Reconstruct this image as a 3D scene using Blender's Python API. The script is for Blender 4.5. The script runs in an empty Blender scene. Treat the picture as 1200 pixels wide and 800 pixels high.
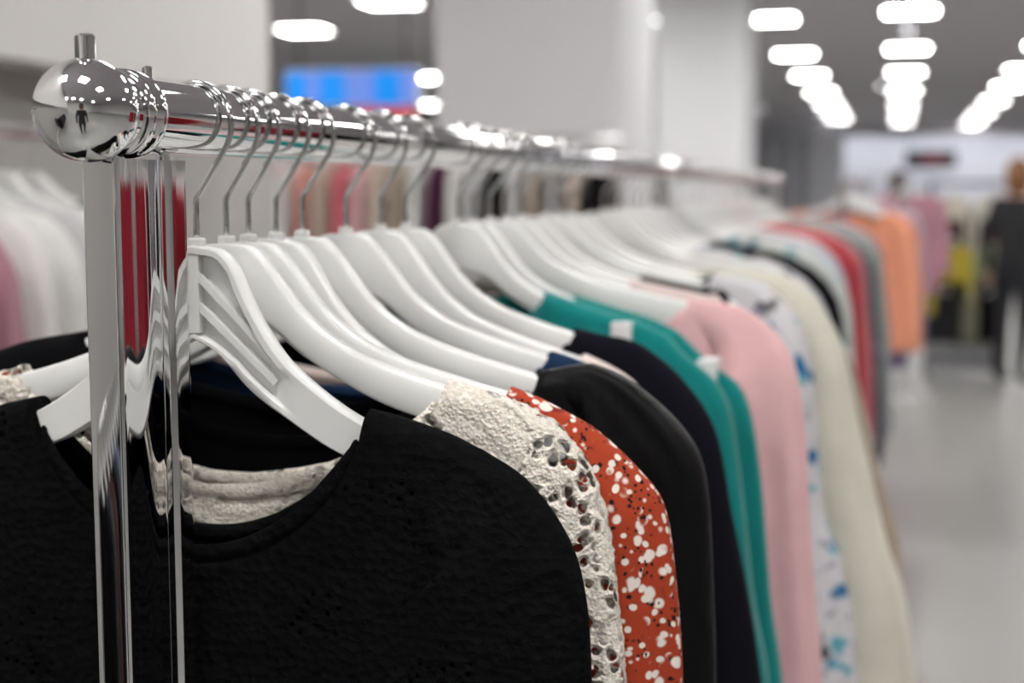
import bpy, bmesh, math, random
from mathutils import Vector, Matrix, noise
random.seed(7)
SC = bpy.context.scene
COL = SC.collection
PI = math.pi

# ------------------------------------------------------------------ basics
def tag(o, label=None, cat=None, group=None, kind=None):
    if label: o['label'] = label
    if cat: o['category'] = cat
    if group: o['group'] = group
    if kind: o['kind'] = kind
    return o

def empty(name, loc=(0, 0, 0), rz=0.0):
    o = bpy.data.objects.new(name, None); COL.objects.link(o)
    o.location = loc; o.rotation_euler = (0, 0, rz); o.empty_display_size = 0.05
    return o

def obj(name, me, mat=None, parent=None):
    o = bpy.data.objects.new(name, me); COL.objects.link(o)
    if mat is not None:
        if not me.materials: me.materials.append(None)
        o.material_slots[0].link = 'OBJECT'; o.material_slots[0].material = mat
    if parent is not None: o.parent = parent
    return o

def mesh(name, verts, faces, smooth=True):
    me = bpy.data.meshes.new(name)
    me.from_pydata([tuple(v) for v in verts], [], faces)
    if smooth:
        for p in me.polygons: p.use_smooth = True
    me.update()
    return me

class MB:
    """collects shapes into one mesh"""
    def __init__(s): s.v = []; s.f = []; s.uv = None
    def add(s, v, f):
        k = len(s.v); s.v += [Vector(p) for p in v]; s.f += [[i + k for i in q] for q in f]; return s
    def box(s, x0, x1, y0, y1, z0, z1):
        return s.add([(x0, y0, z0), (x1, y0, z0), (x1, y1, z0), (x0, y1, z0), (x0, y0, z1), (x1, y0, z1), (x1, y1, z1), (x0, y1, z1)],
                     [(0, 3, 2, 1), (4, 5, 6, 7), (0, 1, 5, 4), (1, 2, 6, 5), (2, 3, 7, 6), (3, 0, 4, 7)])
    def tube(s, pts, r, n=12, caps=True):
        pts = [Vector(p) for p in pts]; m = len(pts)
        rs = r if isinstance(r, (list, tuple)) else [r] * m
        t0 = (pts[1] - pts[0]).normalized()
        a = Vector((0, 0, 1)) if abs(t0.z) < .9 else Vector((1, 0, 0))
        u = t0.cross(a).normalized()
        V = []
        for i, p in enumerate(pts):
            t = (pts[min(i + 1, m - 1)] - pts[max(i - 1, 0)]).normalized()
            u = (u - t * u.dot(t)).normalized(); w = t.cross(u)
            for k in range(n):
                th = 2 * PI * k / n
                V.append(p + (u * math.cos(th) + w * math.sin(th)) * rs[i])
        F = []
        for i in range(m - 1):
            for k in range(n):
                F.append((i * n + k, i * n + (k + 1) % n, (i + 1) * n + (k + 1) % n, (i + 1) * n + k))
        if caps:
            F.append(tuple(reversed(range(n)))); F.append(tuple(range((m - 1) * n, m * n)))
        return s.add(V, F)
    def lathe(s, prof, origin, axis, n=48):
        """prof: (distance along axis, radius)"""
        o = Vector(origin); t = Vector(axis).normalized()
        a = Vector((0, 0, 1)) if abs(t.z) < .9 else Vector((1, 0, 0))
        u = t.cross(a).normalized(); w = t.cross(u)
        V = []; F = []; m = len(prof)
        for d, r in prof:
            for k in range(n):
                th = 2 * PI * k / n
                V.append(o + t * d + (u * math.cos(th) + w * math.sin(th)) * max(r, 1e-5))
        for i in range(m - 1):
            for k in range(n):
                F.append((i * n + k, i * n + (k + 1) % n, (i + 1) * n + (k + 1) % n, (i + 1) * n + k))
        F.append(tuple(reversed(range(n)))); F.append(tuple(range((m - 1) * n, m * n)))
        return s.add(V, F)
    def prism(s, outline, z0, z1):
        n = len(outline)
        V = [(x, y, z0) for x, y in outline] + [(x, y, z1) for x, y in outline]
        F = [tuple(reversed(range(n))), tuple(range(n, 2 * n))] + [(i, (i + 1) % n, n + (i + 1) % n, n + i) for i in range(n)]
        return s.add(V, F)
    def me(s, name, smooth=True, sharp=None, bevel=0):
        me = mesh(name, s.v, s.f, smooth)
        if bevel:
            bm = bmesh.new(); bm.from_mesh(me)
            bmesh.ops.bevel(bm, geom=[e for e in bm.edges if len(e.link_faces) == 2 and e.calc_face_angle(0) > .6], offset=bevel, segments=3, affect='EDGES', profile=.5)
            bm.to_mesh(me); bm.free()
            for p in me.polygons: p.use_smooth = True
        if sharp is not None:
            bm = bmesh.new(); bm.from_mesh(me)
            for e in bm.edges:
                e.smooth = not (len(e.link_faces) != 2 or e.calc_face_angle(0) > sharp)
            bm.to_mesh(me); bm.free()
        return me
    def build(s, name, mat, parent=None, smooth=True, sharp=.6, bevel=0):
        return obj(name, s.me(name, smooth, sharp, bevel), mat, parent)

def pch(pts):
    """monotone cubic through points -> function"""
    xs = [p[0] for p in pts]; ys = [p[1] for p in pts]; n = len(xs)
    d = [(ys[i + 1] - ys[i]) / (xs[i + 1] - xs[i]) for i in range(n - 1)]
    m = [d[0]] + [0 if d[i - 1] * d[i] <= 0 else 2 * d[i - 1] * d[i] / (d[i - 1] + d[i]) for i in range(1, n - 1)] + [d[-1]]
    def f(x):
        if x <= xs[0]: return ys[0] + m[0] * (x - xs[0]) * 0
        if x >= xs[-1]: return ys[-1] + m[-1] * (x - xs[-1])
        i = 0
        while x > xs[i + 1]: i += 1
        h = xs[i + 1] - xs[i]; t = (x - xs[i]) / h
        return ((2 * t**3 - 3 * t * t + 1) * ys[i] + (t**3 - 2 * t * t + t) * h * m[i] + (-2 * t**3 + 3 * t * t) * ys[i + 1] + (t**3 - t * t) * h * m[i + 1])
    return f

# ------------------------------------------------------------------ materials
class NT:
    def __init__(s, name):
        s.m = bpy.data.materials.new(name); s.m.use_nodes = True
        s.n = s.m.node_tree.nodes; s.l = s.m.node_tree.links
        s.b = s.n['Principled BSDF']; s.out = s.n['Material Output']
    def node(s, t, **kw):
        q = s.n.new(t)
        for k, v in kw.items():
            if k in q.inputs: q.inputs[k].default_value = v
            else: setattr(q, k, v)
        return q
    def link(s, a, b): s.l.new(a, b)
    def coord(s, kind='Object', scale=(1, 1, 1)):
        c = s.node('ShaderNodeTexCoord'); mp = s.node('ShaderNodeMapping')
        mp.inputs['Scale'].default_value = scale
        s.link(c.outputs[kind], mp.inputs['Vector']); return mp.outputs[0]
    def math(s, op, a, b=None, clamp=False):
        q = s.node('ShaderNodeMath', operation=op); q.use_clamp = clamp
        for i, v in enumerate((a, b)):
            if v is None: continue
            if isinstance(v, (int, float)): q.inputs[i].default_value = v
            else: s.link(v, q.inputs[i])
        return q.outputs[0]
    def ramp(s, v, a, b, smooth=True):
        q = s.node('ShaderNodeMapRange'); q.interpolation_type = 'SMOOTHSTEP' if smooth else 'LINEAR'
        q.inputs['From Min'].default_value = a; q.inputs['From Max'].default_value = b
        s.link(v, q.inputs['Value']); return q.outputs[0]
    def mix(s, f, a, b):
        q = s.node('ShaderNodeMix', data_type='RGBA')
        for sock, v in ((q.inputs['Factor'], f), (q.inputs['A'], a), (q.inputs['B'], b)):
            pass
        ins = [q.inputs[0], q.inputs[6], q.inputs[7]]
        for sock, v in zip(ins, (f, a, b)):
            if isinstance(v, (int, float)): sock.default_value = v
            elif isinstance(v, (tuple, list)): sock.default_value = tuple(v) + (1,) if len(v) == 3 else v
            else: s.link(v, sock)
        return q.outputs[2]
    def noise(s, vec, scale, detail=2, rough=.5):
        q = s.node('ShaderNodeTexNoise', Scale=scale, Detail=detail, Roughness=rough); s.link(vec, q.inputs['Vector']); return q.outputs['Fac']
    def vor(s, vec, scale, rnd=1.0, feature='F1', out='Distance'):
        q = s.node('ShaderNodeTexVoronoi'); q.feature = feature
        q.inputs['Scale'].default_value = scale; q.inputs['Randomness'].default_value = rnd
        s.link(vec, q.inputs['Vector']); return q.outputs[out]
    def bump(s, h, strength=.4, dist=.002):
        q = s.node('ShaderNodeBump', Strength=strength, Distance=dist); s.link(h, q.inputs['Height']); s.link(q.outputs[0], s.b.inputs['Normal'])
    def set(s, **kw):
        for k, v in kw.items():
            k = k.replace('_', ' ')
            if isinstance(v, tuple) and len(v) == 3: v = v + (1,)
            s.b.inputs[k].default_value = v
        return s
    def alpha(s, fac):
        """real openings where fac = 0"""
        tr = s.node('ShaderNodeBsdfTransparent'); mx = s.node('ShaderNodeMixShader')
        s.link(fac, mx.inputs[0]); s.link(tr.outputs[0], mx.inputs[1]); s.link(s.b.outputs[0], mx.inputs[2]); s.link(mx.outputs[0], s.out.inputs[0])

def plain(name, col, rough=.5, metal=0.0, bump=0, bscale=60, **kw):
    t = NT(name).set(Base_Color=col, Roughness=rough, Metallic=metal, **kw)
    if bump:
        t.bump(t.noise(t.coord(), bscale, 4), bump, .01)
    return t.m

def cloth(name, col, rough=.88, weave=900, var=.12, sheen=.25, bstr=.35):
    t = NT(name).set(Roughness=rough)
    t.b.inputs['Sheen Weight'].default_value = sheen if max(col) > .1 else .02; t.b.inputs['Sheen Roughness'].default_value = .5
    t.b.inputs['Specular IOR Level'].default_value = .2 if max(col) > .1 else .03
    v = t.coord()
    n = t.noise(v, 30, 3)
    c2 = tuple(max(0, c * (1 - var)) for c in col); c1 = tuple(min(1, c * (1 + var)) for c in col)
    t.link(t.mix(n, c1, c2), t.b.inputs['Base Color'])
    w = t.noise(v, weave, 2)
    t.bump(t.math('ADD', t.math('MULTIPLY', w, .4), t.math('MULTIPLY', t.noise(v, 14, 3), 1.6)), bstr, .006)
    return t.m

def printed(name, base, layers, rough=.85, warp=.02):
    """layers: (colour, scale, threshold, patch scale, patch threshold)"""
    t = NT(name).set(Roughness=rough); t.b.inputs['Specular IOR Level'].default_value = .2
    v = t.coord()
    nz = t.node('ShaderNodeTexNoise', Scale=25.0, Detail=2.0); t.link(v, nz.inputs['Vector'])
    off = t.node('ShaderNodeVectorMath', operation='SCALE'); t.link(nz.outputs['Color'], off.inputs[0]); off.inputs['Scale'].default_value = warp
    add = t.node('ShaderNodeVectorMath', operation='ADD'); t.link(v, add.inputs[0]); t.link(off.outputs[0], add.inputs[1])
    vv = add.outputs[0]
    c = base
    for i, (col, sc, th, ps, pt) in enumerate(layers):
        sh = t.node('ShaderNodeVectorMath', operation='ADD'); t.link(vv, sh.inputs[0]); sh.inputs[1].default_value = (i * 3.7, i * 1.3, i * 2.1)
        f = t.math('SUBTRACT', 1.0, t.ramp(t.vor(sh.outputs[0], sc), th - .05, th + .05))
        if ps:
            f = t.math('MULTIPLY', f, t.ramp(t.noise(sh.outputs[0], ps, 1), pt, pt + .04))
        c = t.mix(f, c, col)
    t.link(c, t.b.inputs['Base Color'])
    t.bump(t.noise(v, 14, 3), .3, .006)
    return t.m

M = {}
M['chrome'] = plain('polished_chrome', (.86, .86, .87), .035, 1.0)
M['wire'] = plain('steel_wire', (.66, .66, .66), .07, 1.0)
M['plastic'] = plain('white_plastic', (.80, .80, .785), .32, 0, Coat_Weight=.15)
M['plastic2'] = plain('white_plastic_cap', (.82, .82, .81), .4)
M['wall'] = plain('white_wall_paint', (.86, .85, .83), .8, 0, .05, 30)
M['column'] = plain('column_paint', (.87, .87, .885), .8, 0, .05, 30)
M['niche'] = plain('grey_back_panel', (.46, .45, .43), .7)
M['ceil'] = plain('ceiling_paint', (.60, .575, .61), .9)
M['farwall'] = plain('far_wall_paint', (.84, .85, .92), .8)
M['partition'] = plain('grey_partition', (.40, .40, .43), .7)
M['partition2'] = plain('dark_grey_partition', (.24, .24, .26), .7)
M['signblack'] = plain('black_signboard', (.012, .012, .016), .5)
M['darkmetal'] = plain('dark_metal', (.08, .08, .085), .4, .6)
M['tagwhite'] = plain('tag_white', (.75, .74, .74), .5)
M['skin'] = plain('skin', (.55, .33, .24), .6)
def emit(name, col, s):
    t = NT(name).set(Base_Color=tuple(c * .5 for c in col), Emission_Color=col, Emission_Strength=s); return t.m
LIGHT = 36.0
M['light'] = emit('light_panel', (1, .985, .96), LIGHT)
M['added_wash'] = emit('added_strip_cover', (.95, .97, 1), 14.0)  # glow of the strips added to brighten the far wall
M['spot'] = emit('downlight', (.95, .97, 1), 14.0)
M['signblue'] = emit('blue_sign_light', (.0, .27, .90), .75)
M['signlilac'] = emit('lilac_sign_light', (.16, .28, .80), .7)
M['redglow'] = emit('red_sign_light', (.9, .06, .06), .55)
# floor
t = NT('floor_tiles').set(Roughness=.32)
v = t.coord('Object')
br = t.node('ShaderNodeTexBrick', offset=0.0); br.inputs['Scale'].default_value = 1.0
br.inputs['Brick Width'].default_value = .6; br.inputs['Row Height'].default_value = .6; br.inputs['Mortar Size'].default_value = .003
br.inputs['Color1'].default_value = (.29, .285, .275, 1); br.inputs['Color2'].default_value = (.30, .295, .285, 1); br.inputs['Mortar'].default_value = (.20, .195, .19, 1)
t.link(v, br.inputs['Vector'])
t.link(t.mix(t.math('MULTIPLY', t.noise(v, 3, 4), .25), br.outputs['Color'], (.25, .25, .24)), t.b.inputs['Base Color'])
M['floor'] = t.m

# black lace
t = NT('black_lace').set(Roughness=.9); t.b.inputs['Specular IOR Level'].default_value = .03
v = t.coord('UV')
vo = t.coord('Object')
region = t.ramp(t.noise(vo, 16, 2), .54, .60)
hole = t.ramp(t.vor(vo, 210, 1.0), .20, .27)
a = t.math('MAXIMUM', hole, t.math('SUBTRACT', 1.0, region))
t.link(t.mix(t.noise(vo, 120, 3), (.002, .002, .0024), (.0075, .0078, .0085)), t.b.inputs['Base Color'])
t.bump(t.math('ADD', t.math('MULTIPLY', t.vor(vo, 210, .75), .8), t.math('ADD', t.math('MULTIPLY', t.noise(vo, 700, 2), .35), t.math('MULTIPLY', t.noise(vo, 60, 3), .7))), .6, .003)
t.b.inputs['Specular IOR Level'].default_value = .03
t.alpha(a)
M['lace'] = t.m
# cream crochet
t = NT('cream_crochet').set(Roughness=.95); t.b.inputs['Specular IOR Level'].default_value = .1
vo = t.coord('Object')
nz = t.node('ShaderNodeTexNoise', Scale=60.0, Detail=2.0); t.link(vo, nz.inputs['Vector'])
off = t.node('ShaderNodeVectorMath', operation='SCALE'); t.link(nz.outputs['Color'], off.inputs[0]); off.inputs['Scale'].default_value = .010
add = t.node('ShaderNodeVectorMath', operation='ADD'); t.link(vo, add.inputs[0]); t.link(off.outputs[0], add.inputs[1])
vw = add.outputs[0]
dist = t.vor(vw, 150, .8)
region = t.ramp(t.noise(t.coord('Object', (1, 1, 1)), 21, 1), .43, .48)
hole = t.ramp(dist, .37, .43)
a = t.math('MAXIMUM', hole, t.math('SUBTRACT', 1.0, region))
yarn = t.vor(vo, 520, 1)
grain = t.noise(vo, 420, 4, .7)
t.link(t.mix(t.ramp(grain, .35, .62), (.78, .70, .60), (.96, .90, .82)), t.b.inputs['Base Color'])
rim = t.math('MULTIPLY', t.ramp(dist, .37, .62), region)
t.bump(t.math('ADD', t.math('MULTIPLY', rim, .9), t.math('ADD', t.math('MULTIPLY', grain, 1.0), t.math('ADD', t.math('MULTIPLY', yarn, .5), t.math('MULTIPLY', t.noise(vo, 130, 3), 1.0)))), .8, .003)
t.alpha(a)
M['crochet'] = t.m
M['redprint'] = printed('red_floral_print', (.37, .048, .018), [((.20, .02, .012), 45, .30, 40, .5), ((.012, .008, .008), 210, .26, 70, .48), ((.80, .73, .66), 190, .34, 75, .42), ((.82, .74, .68), 105, .29, 45, .46), ((.42, .05, .03), 105, .11, 45, .53), ((.012, .008, .008), 330, .28, 50, .54)], warp=.012)
t = NT('black_satin').set(Roughness=.5, Base_Color=(.004, .004, .0045)); t.b.inputs['Specular IOR Level'].default_value = .12
vo = t.coord('Object', (1, 1, .35)); t.bump(t.math('ADD', t.noise(vo, 55, 3), t.math('MULTIPLY', t.noise(t.coord(), 900, 1), .08)), .5, .006)
M['satin'] = t.m
BLACKS = (.004, .004, .005)
FAB = dict(
    black=BLACKS, jet=(.007, .007, .011), navy=(.012, .028, .065), teal=(.0, .20, .19), pink=(.78, .47, .48), mauve=(.45, .22, .28), blush=(.74, .62, .58),
    ivory=(.70, .68, .58), cream=(.66, .61, .50), taupe=(.42, .34, .27), white=(.78, .77, .75), grey=(.34, .34, .35), palegrey=(.58, .58, .59), red=(.50, .03, .05), olive=(.25, .25, .17),
    sage=(.33, .36, .30), crimson=(.27, .008, .022), slate=(.14, .17, .24), peach=(.80, .33, .20), purple=(.22, .16, .30), lilac=(.40, .34, .46), maroon=(.12, .035, .05), brown=(.07, .035, .03), yellow=(.72, .58, .08), palegreen=(.27, .30, .19),
    salmon=(.72, .33, .28), beige=(.62, .50, .42), plum=(.09, .025, .06), denim=(.06, .10, .19), rose=(.68, .16, .20), charcoal=(.045, .045, .05), sky=(.35, .50, .62))
def fab(k):
    if k not in M: M[k] = cloth(k + '_fabric', FAB[k])
    return M[k]
M['blueprint'] = printed('white_blue_print', (.66, .65, .67), [((.36, .35, .42), 40, .34, 10, .45), ((.06, .06, .07), 24, .33, 9, .47), ((.01, .15, .34), 30, .30, 12, .45), ((.12, .40, .50), 34, .27, 11, .47)], warp=.04)
M['tealprint'] = printed('white_teal_print', (.62, .65, .63), [((.02, .12, .18), 30, .30, 10, .46), ((.20, .40, .45), 26, .30, 11, .46)], warp=.04)
M['navyprint'] = printed('navy_floral_print', (.03, .035, .10), [((.55, .53, .56), 40, .24, 14, .45), ((.25, .25, .40), 32, .2, 11, .5)], warp=.04)
M['blushprint'] = printed('blush_floral_print', (.66, .55, .52), [((.05, .14, .10), 40, .2, 14, .5), ((.60, .20, .22), 34, .2, 12, .5)], warp=.03)
M['ivoryprint'] = printed('ivory_sprig_print', (.68, .66, .60), [((.25, .24, .20), 40, .14, 14, .52), ((.42, .46, .36), 30, .16, 11, .5)], warp=.03)
def mat(k): return M[k] if k in M else fab(k)

# ------------------------------------------------------------------ hangers
T_STD = pch([(0, 0), (.012, -.001), (.018, -.0055), (.030, -.021), (.037, -.030), (.05, -.042), (.067, -.052), (.092, -.061), (.117, -.068), (.14, -.0745), (.175, -.091)])
B_STD = pch([(0, -.034), (.012, -.036), (.023, -.040), (.04, -.053), (.085, -.0765), (.117, -.085), (.14, -.092), (.175, -.104)])
T_STEEP = pch([(0, 0), (.011, -.0015), (.018, -.007), (.025, -.022), (.037, -.043), (.047, -.055), (.082, -.079), (.107, -.088), (.138, -.101), (.165, -.117)])
B_STEEP = pch([(0, -.043), (.01, -.048), (.028, -.066), (.045, -.078), (.074, -.0945), (.107, -.104), (.138, -.116), (.165, -.130)])
T_FLAT = pch([(0, 0), (.015, -.001), (.0235, -.005), (.038, -.020), (.054, -.033), (.089, -.048), (.131, -.057), (.177, -.066), (.21, -.078)])
B_FLAT = pch([(0, -.034), (.015, -.037), (.03, -.044), (.054, -.056), (.089, -.068), (.131, -.078), (.177, -.086), (.21, -.096)])

def hanger_mesh(name, T, B, L, d=.0062):
    xs = []
    n = 44
    for i in range(-n, n + 1):
        u = i / n; xs.append(math.copysign(abs(u) ** 1.35, u) * L)
    V = []; F = []
    rings = []
    for x in xs:
        ax = abs(x)
        e = 1e-4
        zt, zb = T(ax), B(ax)
        st = (T(ax + e) - T(max(ax - e, 0))) / (2 * e if ax > e else e + ax)
        k = min(math.sqrt(1 + st * st), 2.3)             # keeps the rim's thickness on the steep part
        end = min(1, max(0, (L - ax) / .010)); rnd = math.sqrt(max(0, 1 - (1 - end) ** 2))
        zm = (zt + zb) / 2
        zt = zm + (zt - zm) * (.25 + .75 * rnd); zb = zm + (zb - zm) * (.25 + .75 * rnd)
        h = zt - zb
        r = min(.0022, h * .2) ; lip = min(.0034 * k, h * .3); cr = min(r * k, h * .2)
        dep = 1 - min(1, max(0, (ax - .034) / .014)); dep = dep * dep * (3 - 2 * dep)
        yr = d - dep * .0060
        ring = [(-d, zt - cr), (-d + r * .3, zt - cr * .3), (-d + r, zt), (d - r * .5, zt), (d, zt - cr * .35), (d, zt - lip), (yr + (d - yr) * .1, zt - lip - .0012), (yr, zt - lip - .003 * min(1, h / .03)),
                (yr, zb + lip * .7 + .003 * min(1, h / .03)), (yr + (d - yr) * .1, zb + lip * .7 + .0012), (d, zb + lip * .7), (d, zb + cr * .35), (d - r * .5, zb), (-d + r, zb), (-d + r * .3, zb + cr * .3), (-d, zb + cr)]
        rings.append([(x, y, z) for y, z in ring])
    m = len(rings[0])
    for i, rg in enumerate(rings):
        V += rg
        if i:
            for k in range(m):
                a = (i - 1) * m; b = i * m; F.append((a + k, a + (k + 1) % m, b + (k + 1) % m, b + k))
    F.append(tuple(range(m))); F.append(tuple(reversed(range((len(rings) - 1) * m, len(rings) * m))))
    mb = MB(); mb.add(V, F)
    # ribs across the recessed centre of the back
    def rib(p, q, w=.0016, y1=.0049):
        p = Vector((p[0], 0, p[1])); q = Vector((q[0], 0, q[1])); n_ = (q - p).normalized(); s_ = Vector((-n_.z, 0, n_.x)) * w
        y0 = -.002
        a = [p + s_, p - s_, q - s_, q + s_]
        mb.add([(c.x, y0, c.z) for c in a] + [(c.x, y1, c.z) for c in a], [(0, 1, 2, 3), (7, 6, 5, 4), (0, 4, 5, 1), (1, 5, 6, 2), (2, 6, 7, 3), (3, 7, 4, 0)])
    for s in (-1, 1):
        z0 = B(0)
        rib((s * .0012, z0 * .30), (s * .036, T(.036) - .006))
        rib((s * .0012, z0 * .62), (s * .040, (T(.04) + B(.04)) / 2 - .001))
    rib((0, -.003), (0, z0 + .003), .0030, .0056)
    bm = bmesh.new(); me = mb.me(name); bm.from_mesh(me); bmesh.ops.recalc_face_normals(bm, faces=bm.faces)
    for e in bm.edges: e.smooth = not (len(e.link_faces) != 2 or e.calc_face_angle(0) > .75)
    bm.to_mesh(me); bm.free()
    return me
HM = {'std': hanger_mesh('hanger_arms', T_STD, B_STD, .168), 'steep': hanger_mesh('hanger_arms', T_STEEP, B_STEEP, .150), 'flat': hanger_mesh('hanger_arms', T_FLAT, B_FLAT, .195)}
TOPS = {'std': (T_STD, .168), 'steep': (T_STEEP, .150), 'flat': (T_FLAT, .195)}
def hook_me(n=10):
    r = .0014; cz = .0547; R = .0191
    pts = [(0, 0, -.004), (0, 0, .010), (0, 0, .0195), (.0008, 0, .0225), (.0030, 0, .0255)]
    a0 = -38
    for k in range(1, 5):
        q = k / 5; e = (R * math.cos(math.radians(a0)), cz + R * math.sin(math.radians(a0)))
        pts.append((.003 + (e[0] - .003) * q, 0, .0255 + (e[1] - .0255) * q))
    for a in range(a0, 206, 9):
        pts.append((R * math.cos(math.radians(a)), 0, cz + R * math.sin(math.radians(a))))
    pts.append((pts[-1][0] - .003, 0, pts[-1][2] - .0045))
    return MB().tube(pts, r, n).me('hook')
HOOK = hook_me(12); HOOK_LO = hook_me(6)
CAP = MB().lathe([(-.002, .0042), (.0026, .0042), (.0034, .0036)], (0, 0, 0), (0, 0, 1), 20).me('neck_cap', sharp=.6)
RAIL_X, RAIL_Z = -.300, 1.481
NECK = RAIL_Z - .0565

def hanger(x, y, z, rz, label, group, kind='std', flip=False, far=False, hookyaw=0.0, roll=0.0):
    t = tag(empty('clothes_hanger', (x, y, z), rz), label, 'clothes hanger', group)
    t.rotation_euler.y = roll
    a = obj('hanger_arms', HM[kind], M['plastic'], t)
    if flip: a.rotation_euler.z = PI
    h = obj('hook', HOOK_LO if far else HOOK, M['wire'], t); h.rotation_euler.z = hookyaw; h.rotation_euler.y = -roll
    if not far: obj('neck_cap', CAP, M['plastic2'], t)
    return t

# ------------------------------------------------------------------ garments
def resample(pts, n):
    P = [Vector((p[0], p[1])) for p in pts]
    # Catmull-Rom then even spacing
    Q = []
    for i in range(len(P) - 1):
        p0 = P[max(i - 1, 0)]; p1 = P[i]; p2 = P[i + 1]; p3 = P[min(i + 2, len(P) - 1)]
        for k in range(8):
            t_ = k / 8
            Q.append(.5 * ((2 * p1) + (p2 - p0) * t_ + (2 * p0 - 5 * p1 + 4 * p2 - p3) * t_ * t_ + (3 * p1 - p0 - 3 * p2 + p3) * t_ ** 3))
    Q.append(P[-1])
    L = [0]
    for a, b in zip(Q, Q[1:]): L.append(L[-1] + (b - a).length)
    out = []; j = 0
    for i in range(n):
        s = L[-1] * i / (n - 1)
        while j < len(Q) - 2 and L[j + 1] < s: j += 1
        d = L[j + 1] - L[j]; f = (s - L[j]) / d if d > 0 else 0
        out.append(Q[j].lerp(Q[j + 1], min(max(f, 0), 1)))
    return out, L[-1]

def sleeve_mesh(outer, side=1, ns=60, nt=24, a0=.012, a1=.050, a2=.044, b0=.009, b1=.016, fold=.0015, seed=0, grain=0.0, gscale=200):
    P, L = resample(outer, ns)
    V = []; F = []
    for i, p in enumerate(P):
        t_ = (P[min(i + 1, ns - 1)] - P[max(i - 1, 0)]).normalized()
        nin = Vector((t_.y, -t_.x))                       # inward: right of the direction of travel
        s = i / (ns - 1) * L
        g = min(1, s / .10); g = g * g * (3 - 2 * g)
        h = min(1, max(0, (s - .10) / .35))
        a = a0 + (a1 - a0) * g; a = a + (a2 - a) * h
        b = b0 + (b1 - b0) * g
        c = p + nin * a
        for k in range(nt):
            th = 2 * PI * k / nt
            ca, sa = math.cos(th), math.sin(th)
            w = 1 + 0.0
            f = fold * g * (math.sin(7 * ca + seed + s * 9) + .6 * math.sin(13 * ca + 2 * seed - s * 5))
            e = c + (-nin) * (a * (abs(ca) ** .8) * (1 if ca > 0 else -1))
            y = b * (abs(sa) ** .75) * (1 if sa > 0 else -1) + f * (1 if sa > 0 else -1)
            v_ = Vector((e.x, y, e.y))
            if grain:
                nd = Vector((-nin.x * ca, sa, -nin.y * ca))
                v_ += nd * grain * (noise.noise(v_ * gscale) + .6 * noise.noise(v_ * gscale * 2.3))
            V.append((v_.x * side, v_.y, v_.z))
    for i in range(ns - 1):
        for k in range(nt):
            q = (i * nt + k, (i + 1) * nt + k, (i + 1) * nt + (k + 1) % nt, i * nt + (k + 1) % nt)
            F.append(q if side > 0 else tuple(reversed(q)))
    F.append(tuple(range(nt)) if side > 0 else tuple(reversed(range(nt))))   # closed at the shoulder
    F.append(tuple(reversed(range((ns - 1) * nt, ns * nt))) if side > 0 else tuple(range((ns - 1) * nt, ns * nt)))
    return mesh('sleeve', V, F)

def body_mesh(outer, xn, nd, ndb, hem=-.60, xs=.165, wh=.20, D=.012, nu=48, nv=40, fold=.002, seed=0, grain=0.0, gscale=200):
    P, L = resample(outer, 200)
    def G(x):
        for a, b in zip(P, P[1:]):
            if a.x <= x <= b.x: return a.y + (b.y - a.y) * (x - a.x) / max(b.x - a.x, 1e-6)
        return P[0].y
    def neck(x, nd_):
        q = max(0, 1 - (x / xn) ** 2)
        return G(max(xn, P[0].x)) - nd_ * q ** .7
    us = []
    for i in range(nu + 1):
        us.append(-xs + 2 * xs * i / nu)
    def snap(x):
        return x
    us = sorted(set([round(x, 5) for x in us if min(abs(x - xn), abs(x + xn)) > .003] + [xn, -xn]))
    nu = len(us)
    V = []; F = []
    for sgn, nd_ in ((-1, nd), (1, ndb)):
        base = len(V)
        for j in range(nv + 1):
            v_ = j / nv; tv = v_ ** 1.9
            for x0 in us:
                ax = abs(x0)
                zt = neck(x0, nd_) if ax <= xn else G(ax)
                z = zt + (hem - zt) * tv
                t_ = zt - z
                sR = math.sqrt(max(0, 1 - (1 - min(t_ / .009, 1)) ** 2))
                s0 = min(1, max(0, (xn - ax) / .02)); s0 = math.sqrt(1 - (1 - s0) ** 2)
                u = ax / xs
                e = math.sqrt(max(0, 1 - u ** 6))
                x = x0 * (1 + (wh / xs - 1) * tv)
                grow = min(1, t_ / .25)
                d = (D + .006 * grow) * e
                f = fold * (.3 + grow) * (math.sin(x0 * 55 + seed) + .6 * math.sin(x0 * 97 + seed * 2.1 + z * 6)) * e
                y = sgn * (d * max(sR, s0 * .9) + (f if sR > .9 or s0 > .9 else 0) * .8)
                p = Vector((x, y, z))
                if grain: p.y += sgn * grain * (noise.noise(p * gscale) + .6 * noise.noise(p * gscale * 2.3))
                V.append(p)
        for j in range(nv):
            for i in range(nu - 1):
                q = (base + j * nu + i, base + (j + 1) * nu + i, base + (j + 1) * nu + i + 1, base + j * nu + i + 1)
                F.append(q if sgn < 0 else tuple(reversed(q)))
    me = mesh('body', V, F)
    bm = bmesh.new(); bm.from_mesh(me); bmesh.ops.remove_doubles(bm, verts=bm.verts, dist=1e-5)
    for f in bm.faces: f.smooth = True
    bm.to_mesh(me); bm.free()
    loop = []
    n = 28
    fr = [(-xn + 2 * xn * i / n) for i in range(n + 1)]
    front = [(x, -D * .9 * math.sqrt(max(0, 1 - (1 - min(1, (xn - abs(x)) / .02)) ** 2)), neck(x, nd)) for x in fr]
    back = [(x, D * .9 * math.sqrt(max(0, 1 - (1 - min(1, (xn - abs(x)) / .02)) ** 2)), neck(x, ndb)) for x in fr]
    return me, (front, back)

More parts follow.
